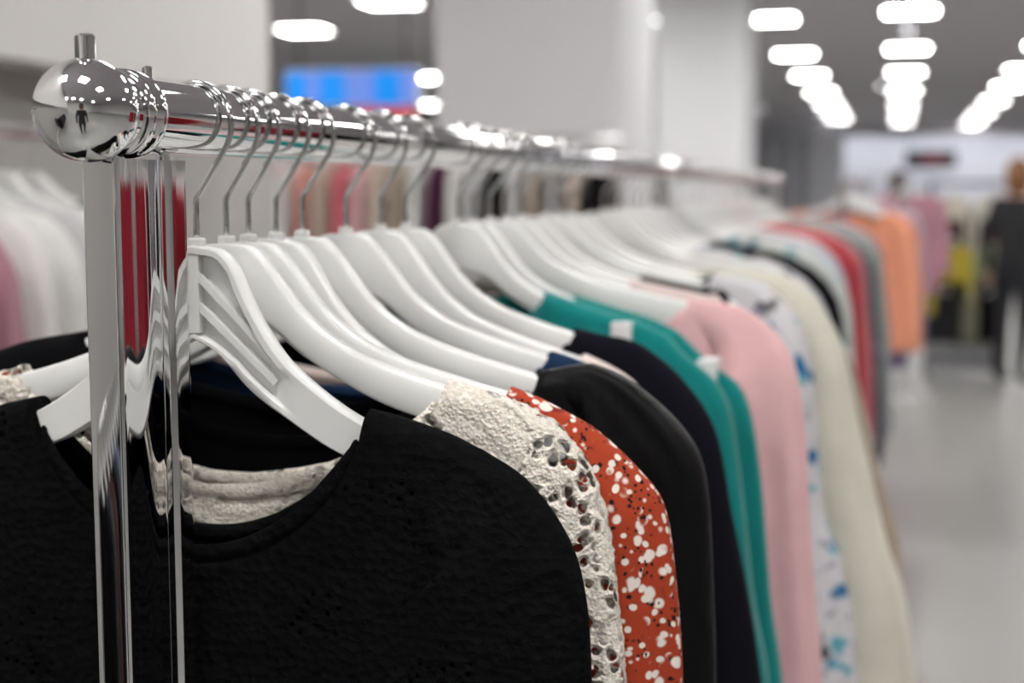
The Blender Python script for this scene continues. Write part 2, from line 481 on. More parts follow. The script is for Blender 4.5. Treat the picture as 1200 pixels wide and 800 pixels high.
def band_mesh(loops, rz=.004, ry=.0022, n=8, grain=0.0):
    V = []; F = []
    for loop in loops:
        pts = [Vector(p) for p in loop]; m = len(pts); o = len(V)
        for i, p in enumerate(pts):
            t_ = pts[min(i + 1, m - 1)] - pts[max(i - 1, 0)]
            up = Vector((-t_.z, 0, t_.x)).normalized(); s_ = Vector((0, 1, 0))
            tp = min(1, (min(i, m - 1 - i) + .4) / 3)
            for k in range(n):
                th = 2 * PI * k / n
                q = p + up * (rz * tp * math.sin(th)) + s_ * (ry * tp * math.cos(th))
                if grain: q += Vector((0, 1, 1)) * grain * noise.noise(q * 300)
                V.append(q)
        for i in range(m - 1):
            for k in range(n):
                F.append((o + i * n + k, o + i * n + (k + 1) % n, o + (i + 1) * n + (k + 1) % n, o + (i + 1) * n + k))
        F.append(tuple(o + k for k in reversed(range(n)))); F.append(tuple(o + (m - 1) * n + k for k in range(n)))
    return mesh('neckband', V, F)

GEN = [(.10, -.047), (.12, -.051), (.15, -.057), (.187, -.066), (.220, -.084), (.244, -.112), (.257, -.15), (.265, -.25), (.274, -.36), (.28, -.60)]
GSTD = [(.10, -.060), (.115, -.064), (.13, -.068), (.15, -.075), (.175, -.088), (.192, -.108), (.202, -.145), (.208, -.22), (.214, -.36), (.22, -.60)]
def scaled(k, kz=1.0, x0=.10): return [(x0 + (x - x0) * k, z * kz) for x, z in GEN]
def cut(o, x0): return [(x0, o[0][1] + (pch(o)(x0) - o[0][1]))] + [q for q in o if q[0] > x0 + .004]
ROOTS = []
def over(outer, kind):
    T, L = TOPS[kind]
    P, _ = resample(outer, 160)
    def at(x): return min(P, key=lambda p: abs(p.x - x)).y
    have = [q[0] for q in outer]
    outer = sorted(list(outer) + [(x, at(x)) for x in (.122, .138, .148, .157, .164, .176, .186, .193) if x < L - .002 and x > outer[0][0] + .006 and min(abs(x - h) for h in have) > .004], key=lambda q: q[0])
    return [(x, max(z, T(x) + .0038) if x <= L - .002 else (max(z, T(L) - .006) if x <= L + .004 else z)) for x, z in outer]
def garment(name, label, cat, loc, rz, m, outer=GEN, xn=.085, nd=.06, ndb=.015, hem=-.60, group=None, hi=0, band=True, bandmat=None, fold=.002, seed=None, grain=0.0, gscale=200, sl=None, D=.012, parts=True, b1=.016, roll=0.0, wh=.2, sleeves=True, shared=None, a1=.050, a2=.044, hk='flat', free=False):
    if not free: outer = over(outer, hk)
    t = tag(empty(name, loc, rz), label, cat, group)
    t.rotation_euler.y = roll
    seed = random.random() * 6 if seed is None else seed
    if shared is None:
        nu, nv, ns, nt = ((120, 110, 260, 96), (56, 44, 70, 28), (24, 16, 26, 14))[2 - hi]
        if grain == 0 and hi == 2: nu, nv, ns, nt = 90, 70, 110, 44
        bme, loop = body_mesh(outer, xn, nd, ndb, hem, min(max(.165, xn + .025), outer[-1][0] - .02), max(wh, outer[-1][0] - .06), D, nu, nv, fold, seed, grain, gscale)
        so = sl or outer
        srs = [sleeve_mesh(so, s, ns, nt, fold=fold * .8, seed=seed + s, grain=grain, gscale=gscale, b1=b1, a1=a1, a2=a2) for s in (1, -1)] if sleeves else []
        shared = (bme, srs, band_mesh(loop, grain=grain) if band else None)
    obj('body', shared[0], m, t)
    for s in shared[1]: obj('sleeve', s, m, t)
    if band and shared[2]: obj('neckband', shared[2], bandmat or m, t)
    return t, shared

# ---- main rack: (Y, yaw deg, hanger kind, flip, roll deg)
ORD = ['first', 'second', 'third', 'fourth', 'fifth', 'sixth', 'seventh', 'eighth', 'ninth', 'tenth', 'eleventh', 'twelfth', 'thirteenth', 'fourteenth', 'fifteenth', 'sixteenth', 'seventeenth', 'eighteenth', 'nineteenth', 'twentieth']
TENS = {2: 'twenty', 3: 'thirty', 4: 'forty', 5: 'fifty', 6: 'sixty', 7: 'seventy'}
def ordw(i):
    """0-based -> ordinal word"""
    n = i + 1
    if n <= 20: return ORD[i]
    if n % 10 == 0: return TENS[n // 10][:-1] + 'ieth'
    return TENS[n // 10] + '-' + ORD[n % 10 - 1]

O_LACE = [(.084, -.073), (.102, -.077), (.134, -.089), (.157, -.103), (.175, -.127), (.183, -.153), (.186, -.192), (.189, -.30), (.192, -.62)]
O_CREAM = [(.112, -.064), (.135, -.070), (.158, -.079), (.178, -.100), (.188, -.129), (.192, -.161), (.196, -.202), (.200, -.30), (.205, -.60)]
O_RED = [(.10, -.061), (.13, -.070), (.155, -.079), (.177, -.089), (.198, -.108), (.210, -.126), (.216, -.167), (.219, -.208), (.222, -.30), (.226, -.6)]
O_SATIN = [(.135, -.070), (.150, -.066), (.163, -.065), (.182, -.073), (.209, -.096), (.222, -.123), (.227, -.186), (.229, -.232), (.232, -.34), (.236, -.6)]
O_B8 = [(.118, -.066), (.135, -.068), (.155, -.072), (.186, -.094), (.208, -.126), (.220, -.181), (.232, -.237), (.241, -.293), (.255, -.40), (.27, -.62)]
O_TEAL = [(.07, -.050), (.10, -.063), (.13, -.075), (.17, -.091), (.202, -.121), (.214, -.177), (.226, -.272), (.238, -.335), (.246, -.45), (.255, -.62)]
O_TEAL2 = [(.085, -.058), (.11, -.068), (.135, -.080), (.185, -.102), (.213, -.126), (.226, -.185), (.236, -.283), (.246, -.349), (.252, -.45), (.258, -.62)]
O_PINK = [(.165, -.060), (.19, -.063), (.212, -.070), (.238, -.093), (.251, -.126), (.258, -.18), (.261, -.227), (.267, -.296), (.273, -.365), (.28, -.62)]
O_WP = [(.162, -.052), (.185, -.055), (.210, -.063), (.242, -.098), (.255, -.153), (.262, -.23), (.269, -.28), (.286, -.325), (.300, -.42), (.31, -.62)]
O_IV = [(.16, -.050), (.199, -.052), (.24, -.065), (.276, -.117), (.296, -.198), (.312, -.26), (.325, -.312), (.342, -.361), (.356, -.444), (.37, -.62)]
O_BE = [(.16, -.060), (.20, -.065), (.24, -.08), (.276, -.122), (.294, -.165), (.315, -.246), (.338, -.321), (.346, -.42), (.352, -.62)]
R = math.radians
NEAR = [  # Y, yaw, hanger, flip, garment name, cat, label, material, dict
    (.594, 0, 'steep', True, 'lace_top', 'top', 'black lace top with wide scooped neck, frontmost on the main chrome rail', 'lace', dict(outer=O_LACE, xn=.084, nd=.069, ndb=.064, hi=2, fold=.0014, D=.011, seed=.6)),
    (.625, 0, 'std', False, 'crochet_top', 'top', 'cream openwork crochet top with long sleeves, just behind the black lace top', 'crochet', dict(outer=O_CREAM, xn=.112, nd=.057, ndb=.055, hi=2, fold=.001, grain=.0011, gscale=190, D=.011)),
    (.650, 1, 'std', False, 'print_blouse', 'blouse', 'orange-red blouse with white and black floral print, behind the cream crochet top', 'redprint', dict(outer=cut(O_RED, .135), xn=.135, nd=.09, ndb=.085, hi=2)),
    (.684, 2, 'std', False, 'knit_top', 'top', 'black knit top showing a small tuft of shoulder beside the cream crochet collar', 'black', dict(outer=cut(GSTD, .104), xn=.104, nd=.045, ndb=.03, hi=1, roll=R(5.5))),
    (.719, -1, 'std', False, 'satin_shirt', 'shirt', 'black shiny satin shirt with gathered shoulder, behind the orange-red floral blouse', 'satin', dict(outer=O_SATIN, xn=.135, nd=.07, ndb=.03, hi=2, fold=.003)),
    (.785, -1, 'std', False, 'knit_top', 'top', 'navy blue knit top, only a strip of shoulder showing behind the satin shirt', 'navy', dict(outer=cut(GSTD, .126), xn=.126, nd=.06, ndb=.03, hi=1)),
    (.846, 0, 'std', False, 'blouse', 'blouse', 'pale blush blouse, a thin light strip between the satin shirt and the plain black sweater', 'blush', dict(outer=[(x, z - (.005 if x > .136 else 0)) for x, z in cut(GSTD, .136)], xn=.136, nd=.06, ndb=.03, hi=1, roll=R(2.5))),
    (.899, -2, 'std', False, 'sweater', 'sweater', 'plain blue-black sweater with long sleeve, in front of the two teal tops', 'jet', dict(outer=O_B8, xn=.118, nd=.06, ndb=.02, hi=1)),
    (1.02, -2, 'std', False, 'knit_top', 'top', 'teal top with white shoulder marker, the nearer of the two teal tops', 'teal', dict(outer=O_TEAL, xn=.07, nd=.05, ndb=.01, hi=1, fold=.003)),
    (1.06, -2, 'std', False, 'knit_top', 'top', 'teal top with white shoulder marker, the farther of the two, beside the pink sweater', 'teal', dict(outer=O_TEAL2, xn=.085, nd=.05, ndb=.01, hi=1, fold=.003)),
    (1.114, -1, 'flat', False, 'sweater', 'sweater', 'light pink sweater with smooth long sleeve, behind the teal tops', 'pink', dict(outer=O_PINK, xn=.165, nd=.07, ndb=.03, hi=1, fold=.004, b1=.022)),
    (1.168, -1, 'flat', False, 'blouse', 'blouse', 'blush floral blouse mostly hidden under the hanger of the pink sweater', 'blushprint', dict(outer=cut(scaled(.7),.11), xn=.11, nd=.06, ndb=.02, hi=1)),
    (1.222, -1, 'flat', False, 'knit_top', 'top', 'black knit top wedged between the blush floral blouse and the blue printed blouse', 'black', dict(outer=cut(scaled(.7),.11), xn=.11, nd=.06, ndb=.02, hi=1)),
    (1.315, -1, 'flat', False, 'print_blouse', 'blouse', 'white blouse with blue and grey floral print, behind the light pink sweater', 'blueprint', dict(outer=O_WP, xn=.162, nd=.07, ndb=.03, hi=1, fold=.004, b1=.022)),
    (1.375, -1, 'flat', False, 'cardigan', 'cardigan', 'ivory cardigan with wide flaring sleeve, behind the blue printed blouse', 'ivory', dict(outer=O_IV, xn=.16, nd=.06, ndb=.02, hi=1, fold=.004, b1=.024, a1=.06, a2=.06)),
    (1.432, -1, 'flat', False, 'cardigan', 'cardigan', 'taupe knit cardigan, its sleeve edge showing beyond the ivory cardigan', 'taupe', dict(outer=O_BE, xn=.16, nd=.06, ndb=.02, hi=1, fold=.003, b1=.02)),
]
HG = 'white plastic hangers on the main chrome rail'
GG = 'garments on the main chrome rail'
idx = 0
MAIN = []
for (Y, yaw, hk, flip, nm, cat, lab, mk, kw) in NEAR:
    short = ' '.join(lab.split(',')[0].split(' with ')[0].split(' showing')[0].split(' mostly')[0].split(' wedged')[0].split(' and black floral')[0].split()[:6])
    hanger(RAIL_X, Y, NECK, R(yaw), f'white hanger holding the {short}, {ordw(idx)} from the ball end', HG, hk, flip, hookyaw=R(random.uniform(-12, 12)), roll=kw.get('roll', 0.0))
    g, sh = garment(nm, lab, cat, (RAIL_X, Y, NECK), R(yaw), mat(mk), group=GG, hk=hk, **kw)
    MAIN.append((g, sh)); idx += 1
# neck label inside the black lace top
g = MAIN[0][0]
lb = MB().box(-.0165, .0165, .0040, .0046, -.166, -.146).build('neck_label', plain('grey_satin_label', (.10, .10, .105), .5), g)
lb['label'] = 'grey woven neck label'
lb.location = (.018, .002, -.004)
for i in (8, 9):
    g = MAIN[i][0]; x = (.128, .186)[i - 8]; z = (-.0735, -.1035)[i - 8]
    q = MB()
    for s in (0,):
        q.box(x - .0075, x + .0075, -.0145, .0145, z - .020, z + .0035)
    o_ = q.build('shoulder_marker', M['tagwhite'], g, bevel=.002); o_['label'] = 'white shoulder marker'

# farther along the same rail
sh_far = {}
def far_garment(nm, lab, cat, loc, rz, mk, kscale, group, hem=-.6, key='a', kz=1.0, xn=.085):
    k = (round(kscale, 2), round(hem, 2), kz, xn)
    r_ = sh_far.get(k)
    g, s_ = garment(nm, lab, cat, loc, rz, mat(mk), outer=scaled(kscale, kz) if xn < .1 else cut(scaled(kscale, kz), xn), xn=xn, nd=.06 if xn < .1 else .14, group=group, hi=0, band=False, shared=r_, hem=hem, fold=.005, b1=.022, seed=1.3 * len(sh_far))
    sh_far[k] = s_
    return g
FARSEQ = [  # (fabric, kind, scale)
    ('white', 'blouse', .95), ('palegrey', 'sweater', .9), ('white', 'shirt', .95), ('blueprint', 'blouse', 1.0), ('jet', 'sweater', 1.0), ('black', 'cardigan', 1.03), ('jet', 'cardigan', 1.07),
    ('tealprint', 'blouse', 1.12), ('tealprint', 'shirt', 1.12), ('white', 'blouse', 1.05), ('palegrey', 'sweater', 1.05), ('blushprint', 'blouse', 1.0), ('sky', 'shirt', 1.05), ('white', 'sweater', 1.0), ('pink', 'blouse', 1.0), ('red', 'sweater', 1.10), ('red', 'cardigan', 1.15), ('red', 'shirt', 1.2),
    ('rose', 'blouse', 1.23), ('olive', 'shirt', 1.25), ('navyprint', 'blouse', 1.35), ('taupe', 'sweater', 1.32), ('sage', 'blouse', 1.4), ('olive', 'sweater', 1.42), ('grey', 'cardigan', 1.45), ('slate', 'shirt', 1.5), ('navyprint', 'cardigan', 1.5), ('beige', 'sweater', 1.4), ('lilac', 'blouse', 1.5), ('charcoal', 'cardigan', 1.4)]
ADJ = dict(blueprint='blue printed', tealprint='teal printed', blushprint='blush floral', ivoryprint='ivory sprigged', navyprint='navy floral', palegrey='pale grey', jet='blue-black', palegreen='pale green', sky='sky blue', white='white', rose='rose red')
NMS = {'blouse': 'blouse', 'sweater': 'sweater', 'shirt': 'shirt', 'cardigan': 'cardigan', 'dress': 'dress'}
Y = 1.62
for (mk, kd, k) in FARSEQ:
    a = ADJ.get(mk, mk)
    if abs(Y - 2.107) < .07: Y = 2.178
    yaw = R(-1 + 1.5 * math.sin(Y * 5))
    hanger(RAIL_X, Y, NECK, yaw, f'white hanger holding the {a} {kd}, {ordw(idx)} from the ball end', HG, 'flat', False, far=Y > 2.4, hookyaw=R(random.uniform(-10, 10)))
    far_garment(NMS[kd], f'{a} {kd} on the main chrome rail, {ordw(idx)} garment from the ball end', kd, (RAIL_X, Y, NECK), yaw, mk, k, GG)
    idx += 1
    Y += (.062 if Y < 2.3 else .088) + random.uniform(-.004, .004)

# ------------------------------------------------------------------ the main rack itself
rack = tag(empty('garment_rack', (RAIL_X, .53, 0)), 'long polished chrome garment rail with round ball end and wide flat post', 'garment rack')
def rel(p): return (p[0] - RAIL_X, p[1] - .53, p[2])
RAIL_END = 4.75
rail = MB().tube([rel((RAIL_X, .513, RAIL_Z)), rel((RAIL_X, 1.50, RAIL_Z)), rel((RAIL_X, RAIL_END, RAIL_Z))], .016, 64).build('rail', M['chrome'], rack)
def ball(y, s):
    r = .0205; prof = []
    for k in range(0, 29):
        a = PI * k / 34; prof.append((-r * math.cos(a), r * math.sin(a)))
    # neck and stepped collar towards the rail
    prof += [(.0185, .0150), (.0190, .0172), (.0200, .0181), (.0245, .0181), (.0252, .0174), (.0262, .0174), (.0270, .0184), (.0325, .0184), (.0335, .0178), (.0338, .0162)]
    return MB().lathe(prof, rel((RAIL_X, y, RAIL_Z)), (0, s, 0), 64).build('ball_finial', M['chrome'], rack, sharp=.9)
ball(.5025, 1); ball(RAIL_END + .012, -1)
MB().lathe([(0, .0040), (.0090, .0040), (.0098, .0034)], rel((RAIL_X + .001, .5015, RAIL_Z + .0195)), (0, 0, 1), 24).build('set_screw', M['chrome'], rack)
MB().lathe([(0, .0022), (.0055, .0022), (.0062, .0016)], rel((RAIL_X, .552, RAIL_Z + .0150)), (0, 0, 1), 20).build('rail_pin', M['chrome'], rack)
def post(y0, name='post'):
    # wide flat tube, its long side along the rail; fluted right-hand face
    xl, xr = -.0105, .0065
    side = [(0.0035, xr - .0028), (.0012, xr - .0035)]
    ol = []
    def arc(cx, cy, r, a0, a1, n=6):
        for k in range(n + 1):
            a = math.radians(a0 + (a1 - a0) * k / n); ol.append((cx + r * math.cos(a), cy + r * math.sin(a)))
    arc(xl + .0045, .0045, .0045, 180, 270)
    arc(xr - .0020, .0020, .0020, 270, 352, 6)
    # gently bowed panel, shallow groove, flat back strip
    for k in range(1, 20):
        q = k / 20; ol.append((xr + .0012 * math.sin(PI * q) - .0002 * math.sin(3 * PI * q), .0026 + .0334 * q))
    ol += [(xr - .0004, .0364), (xr - .0018, .0382), (xr - .0020, .0400), (xr - .0018, .0440), (xr - .0006, .0458), (xr + .0001, .0464)]
    for k in range(1, 7): ol.append((xr + .0002, .0464 + k * .0018))
    arc(xr - .0022, .0585, .0024, 0, 90, 5)
    arc(xl + .003, .0580, .003, 90, 180, 5)
    p = MB().prism([(x, y + y0 - .53) for x, y in ol], .03, RAIL_Z - .0185).build(name, M['chrome'], rack, sharp=.5)
    MB().tube([(0, y0 - .53 + .012, RAIL_Z - .020), (0, y0 - .53 + .012, RAIL_Z - .0135)], .0034, 16).build('post_bolt', M['chrome'], rack)
    MB().tube([(0, y0 - .53 + .051, RAIL_Z - .020), (0, y0 - .53 + .051, RAIL_Z - .0135)], .0034, 16).build('post_bolt', M['chrome'], rack)
    MB().box(-.28, .28, y0 - .53 + .01, y0 - .53 + .045, .0, .03).build('foot_bar', M['chrome'], rack, bevel=.004)
post(.5125); post(2.08); post(RAIL_END - .06)

# ------------------------------------------------------------------ other racks
def simple_rack(name, lab, p0, p1, z, posts=True, m='chrome'):
    """p0,p1: ends (x,y) of the rail"""
    t = tag(empty(name, (p0[0], p0[1], 0)), lab, 'garment rack')
    dx, dy = p1[0] - p0[0], p1[1] - p0[1]; L = math.hypot(dx, dy); t.rotation_euler.z = math.atan2(dy, dx)
    MB().tube([(0, 0, z), (L, 0, z)], .014, 16).build('rail', M[m], t)
    if posts:
        for x in (.02, L - .02):
            MB().tube([(x, 0, 0.03), (x, 0, z)], .014, 14).build('post', M[m], t)
            MB().box(x - .02, x + .02, -.25, .25, 0, .03).build('foot_bar', M[m], t, bevel=.004)
    return t
def fill(seq, p0, p1, z, grp, where, k0=1.0, rzoff=0.0, hem=-.55, n0=0, jit=1.2, hang=True, kz=1.0):
    dx, dy = p1[0] - p0[0], p1[1] - p0[1]; a = math.atan2(dy, dx) - PI / 2
    n = len(seq)
    for i, it in enumerate(seq):
        mk, kd = it[0], it[1]; k = it[2] if len(it) > 2 else k0; hm = it[3] if len(it) > 3 else hem
        q = (i + .5) / n; x, y = p0[0] + dx * q, p0[1] + dy * q
        ad = ADJ.get(mk, mk); rz = a + rzoff + R(random.uniform(-jit, jit))
        if hang:
            hanger(x, y, z - .0565, rz, f'white plastic hanger of the {ad} {kd}, {ordw(i)} along {where}', 'hangers on ' + where, 'flat', False, far=True)
        far_garment(NMS[kd], f'{ad} {kd}, {ordw(i)} along {where}', kd, (x, y, z - .0565), rz, mk, k, 'garments on ' + where, hem=hm, kz=kz, xn=it[4] if len(it) > 4 else .085)

# second rack straight on beyond the main one
RX = -.10
simple_rack('garment_rack', 'chrome garment rack beyond the far end of the main rail, peach garment on it', (RX, 5.5), (RX + .08, 9.2), 1.481)
fill([('peach', 'dress', 1.15, -.60, .15), ('peach', 'cardigan', 1.12, -.60, .15), ('purple', 'dress', 1.2, -.7), ('lilac', 'blouse', 1.2, -.68), ('mauve', 'shirt', 1.2, -.68), ('slate', 'shirt', 1.2, -.7),
      ('white', 'blouse', 1.2), ('lilac', 'sweater', 1.2), ('slate', 'blouse', 1.2), ('grey', 'dress', 1.2), ('mauve', 'sweater', 1.2), ('sage', 'shirt', 1.2), ('pink', 'blouse', 1.2), ('charcoal', 'sweater', 1.2)], (RX, 5.58), (RX + .08, 7.6), 1.481, 'the rack beyond the main rail', 'the rack beyond the main rail')
# third rack: mauve and maroon clothes
simple_rack('garment_rack', 'garment rack of mauve and maroon clothes near the far aisle', (.22, 9.9), (.30, 12.4), 1.52)
fill([('mauve', 'dress', 1.2, -.7), ('mauve', 'sweater', 1.2, -.75), ('maroon', 'dress', 1.25, -.7), ('maroon', 'cardigan', 1.3), ('grey', 'dress', 1.3, -.8), ('charcoal', 'sweater', 1.3), ('lilac', 'shirt', 1.2), ('slate', 'dress', 1.2)], (.22, 10.0), (.30, 12.3), 1.52, 'the mauve and maroon rack', 'the mauve and maroon rack')
# three-tier rack facing the aisle, yellow top on it
t = tag(empty('display_rack', (.46, 11.55, 0)), 'dark three-tier display rack holding a bright yellow sweater, far right of the aisle', 'display rack')
for z in (1.50, 1.13, .74):
    MB().tube([(0, 0, z), (.60, 0, z)], .014, 14).build('rail', M['darkmetal'], t)
for x in (0, .60):
    MB().tube([(x, 0, 0.03), (x, 0, 1.52)], .016, 14).build('post', M['darkmetal'], t)
    MB().box(x - .02, x + .02, -.25, .25, 0, .03).build('foot_bar', M['darkmetal'], t, bevel=.004)
MB().box(0, .60, -.20, .20, .06, .24).build('base_tray', plain('grey_tray', (.22, .22, .23), .6), t, bevel=.01)
MB().box(.02, .58, .17, .19, .24, 1.30).build('back_panel', plain('dark_back_panel', (.05, .045, .045), .7), t, smooth=False)
def facing(x, z, mk, kd, hm, dy, what, sx=.62):
    h_ = hanger(.46 + x, 11.55 + dy, z - .0565, 0, f'white hanger of the {ADJ.get(mk, mk)} {kd} on {what}', 'hangers on the display rack', 'flat', False, far=True); h_.scale = (sx, 1, 1)
    g_ = far_garment(NMS[kd], f'{ADJ.get(mk, mk)} {kd} facing the aisle on {what}', kd, (.46 + x, 11.55 + dy, z - .0565), 0, mk, 1.0, 'garments on the display rack', hem=hm); g_.scale = (sx, 1, 1)
W_ = 'the %s tier of the display rack'
facing(.16, 1.50, 'cream', 'blouse', -.22, -.05, W_ % 'top', .5); facing(.45, 1.50, 'ivory', 'shirt', -.22, -.05, W_ % 'top', .48)
facing(.16, 1.50, 'brown', 'cardigan', -.40, .02, W_ % 'top', .5); facing(.45, 1.50, 'maroon', 'cardigan', -.40, .02, W_ % 'top', .48)
facing(.17, 1.13, 'yellow', 'sweater', -.34, -.06, W_ % 'middle', .62); facing(.45, 1.13, 'palegreen', 'blouse', -.32, -.05, W_ % 'middle', .45)
facing(.14, .74, 'charcoal', 'sweater', -.42, -.03, W_ % 'bottom', .45); facing(.32, .74, 'olive', 'shirt', -.40, -.09, W_ % 'bottom', .22); facing(.47, .74, 'black', 'sweater', -.42, -.03, W_ % 'bottom', .42)
# left wall rail
simple_rack('garment_rack', 'chrome garment rack along the grey wall niche at left', (-1.26, .6), (-1.26, 2.40), 1.535)
fill([('grey', 'sweater'), ('black', 'cardigan'), ('white', 'blouse'), ('maroon', 'sweater'), ('black', 'shirt'), ('plum', 'blouse'), ('mauve', 'sweater'), ('mauve', 'blouse'), ('white', 'cardigan'), ('white', 'sweater'), ('palegrey', 'cardigan'), ('white', 'shirt'), ('navy', 'sweater')],
     (-1.26, .95), (-1.26, 1.98), 1.535, 'the left wall rack', 'the left wall rack', k0=.85)
# rack across the opening on the left
simple_rack('garment_rack', 'garment rack of red and pink clothes seen through the hooks, before the columns', (-3.1, 6.4), (-1.1, 6.4), 1.68)
fill([('palegrey', 'dress'), ('lilac', 'blouse'), ('rose', 'dress'), ('white', 'shirt'), ('salmon', 'blouse'), ('beige', 'dress'), ('rose', 'sweater'), ('pink', 'shirt'), ('beige', 'blouse'), ('taupe', 'dress'), ('white', 'blouse'), ('plum', 'dress'), ('white', 'sweater'), ('palegrey', 'shirt'), ('black', 'dress'), ('palegrey', 'blouse'), ('taupe', 'sweater'), ('grey', 'dress'), ('beige', 'shirt'), ('black', 'cardigan')],
     (-3.0, 6.4), (-1.15, 6.4), 1.68, 'the red and pink rack', 'the red and pink rack', hem=-.7)

# ------------------------------------------------------------------ the setting
def struct(name, mb, m, parent=None, bevel=0, label=None):
    o = mb.build(name, M[m], parent, smooth=bool(bevel), sharp=.6, bevel=bevel)
    if parent is None: o['kind'] = 'structure'
    return o
HC = 3.65
struct('floor', MB().box(-16, 12, -9, 54, -.1, 0), 'floor')
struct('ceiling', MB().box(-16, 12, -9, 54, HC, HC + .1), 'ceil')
struct('wall_back', MB().box(-16, 12, -9.2, -9, 0, HC), 'wall')
struct('wall_far', MB().box(-16, 12, 53.4, 54, 0, HC), 'farwall')
struct('wall_left', MB().box(-2.6, -1.60, -9, 3.62, 1.70, HC).box(-2.6, -1.74, -9, 3.95, 0, 1.70), 'wall')
struct('trim_1', MB().box(-1.739, -1.725, -9, 3.94, .10, 1.70), 'niche')
struct('wall_outer', MB().box(-16.2, -16, -9, 54, 0, HC), 'wall')
struct('wall_right', MB().box(12, 12.2, -9, 54, 0, HC), 'wall')
for i, (x0, x1, y0, y1) in enumerate([(-2.27, -1.3, 7.3, 8.65), (-2.20, -1.3, 14.85, 16.5)]):
    o = struct('column', MB().box(x0, x1, y0, y1, 0, HC), 'column', bevel=.01)
pt = MB().box(-3.4, -.75, 41.0, 41.4, 0, 3.38).build('wall_partition', M['partition'], None, smooth=False); pt['kind'] = 'structure'
for x in (-3.1, -2.55, -2.0):
    MB().box(x, x + .28, 40.95, 41.0, 0, 3.0).build('wall_panel', M['partition2'], pt, smooth=False)
# ceiling lights
def panel(x, y, label, k):
    t = tag(empty('ceiling_light', (x, y, HC)), label, 'ceiling light', 'square ceiling light panels')
    MB().box(-.30, .30, -.30, .30, -.022, -.004).build('diffuser', M['light'], t, smooth=False)
    fr = MB(); fr.box(-.33, .33, -.33, -.30, -.03, 0).box(-.33, .33, .30, .33, -.03, 0).box(-.33, -.30, -.30, .30, -.03, 0).box(.30, .33, -.30, .30, -.03, 0)
    fr.build('light_frame', M['tagwhite'], t, smooth=False)
ROWS = [('left row over the aisle', -1.30, .011, [18.7, 23.6, 28.0, 32.9, 37.1, 41.2, 45.2], True), ('middle row over the aisle', .42, .0172, [18.3, 23.06, 27.65, 32.8, 38.3, 43.0, 47.8], True), ('right row over the aisle', 2.43, .0255, [18.4, 23.0, 27.6, 32.0, 37.06, 42.2, 46.5, 50.3], True)]
BACK = [-5.0, -.4, 4.3, 9.0, 13.7]
for nm, x, sl_, ys, _ in ROWS:
    for i, y in enumerate(ys):
        panel(x + sl_ * (y - 18.3), y, f'square white ceiling light panel, {ordw(i)} of the {nm}', i)
    for y in BACK[:4] + [11.6] if x < 0 else BACK:  # rows carried on out of view, added to light the near scene
        panel(x + sl_ * (y - 18.3), y, f'added unseen ceiling light panel overhead, {ordw(4 if y == 11.6 else BACK.index(y))} in line with the {nm}', 0)
for i, (x, y) in enumerate([(-7.6, 18.4), (-5.5, 15.9), (-8.5, 26.8), (-11.1, 35.3), (-6.0, 10.5), (-4.6, 6.5)]):  # last two lie out of view, added to light the hall
    panel(x, y, ['square ceiling light panel seen left of the blue sign, beyond the wall corner', 'ceiling light panel at the top edge of the picture between wall and column', 'ceiling light panel right of the blue sign, upper of two', 'ceiling light panel right of the blue sign, lower of two', 'added unseen ceiling light panel over the left hall, before the blue sign', 'added unseen ceiling light panel over the red and pink rack'][i], 0)
for i, (x, y) in enumerate([(-2.9, 12.0), (-3.7, 14.6), (-4.5, 17.6), (-5.6, 21.5), (-9.0, 14.5), (-6.2, 7.6), (-11.0, 20.0), (-7.4, 30.0)]):  # unseen panels added to brighten the left hall
    panel(x, y, f'added unseen ceiling light panel behind wall or column, {ordw(i)} in the left hall', 0)
for x in (5.4,):  # unseen row added for more light from the right
    for y in BACK + [18.4, 23]:
        panel(x, y, f'added unseen ceiling light panel over the right side of the shop, {ordw((BACK + [18.4, 23]).index(y))} in its row', 0)
for i, (x, y, lb_) in enumerate([(-2.75, 18.5, 'small round downlight in the gap between the two columns'), (-2.95, 39.4, 'small round downlight above the grey partition'), (-5.77, 18.8, 'small round downlight beside the edge of the nearer column'), (.17, 31.3, 'small round downlight beside the middle row of light panels'), (.45, 20.6, 'small dim round downlight between the first two middle panels')]):
    t = tag(empty('downlight', (x, y, HC)), lb_, 'downlight', 'round downlights')
    MB().lathe([(-.02, .06), (-.012, .075), (0, .075)], (0, 0, 0), (0, 0, 1), 20).build('lamp_rim', M['tagwhite'], t)
    MB().lathe([(-.026, .052), (-.018, .055)], (0, 0, 0), (0, 0, 1), 20).build('lamp', M['spot'], t)
for i, x in enumerate((-5.0, -1.2, 2.6, 6.4, 10.2)):  # made-up strips, out of view, that brighten the far wall
    t = tag(empty('added_strip_light', (x, 52.2, HC)), f'added unseen strip light brightening the far wall, {ordw(i)} from the left', 'strip light', 'added strip lights along the far wall')
    MB().box(-1.7, 1.7, -.10, .10, -.06, -.02).build('added_tube_cover', M['added_wash'], t, smooth=False)
    MB().box(-1.74, 1.74, -.13, .13, -.02, 0).build('light_frame', M['tagwhite'], t, smooth=False)
struct('added_beam', MB().box(-8, 12, 51.3, 51.5, HC - .34, HC), 'ceil')  # beam added to keep the made-up strips out of view
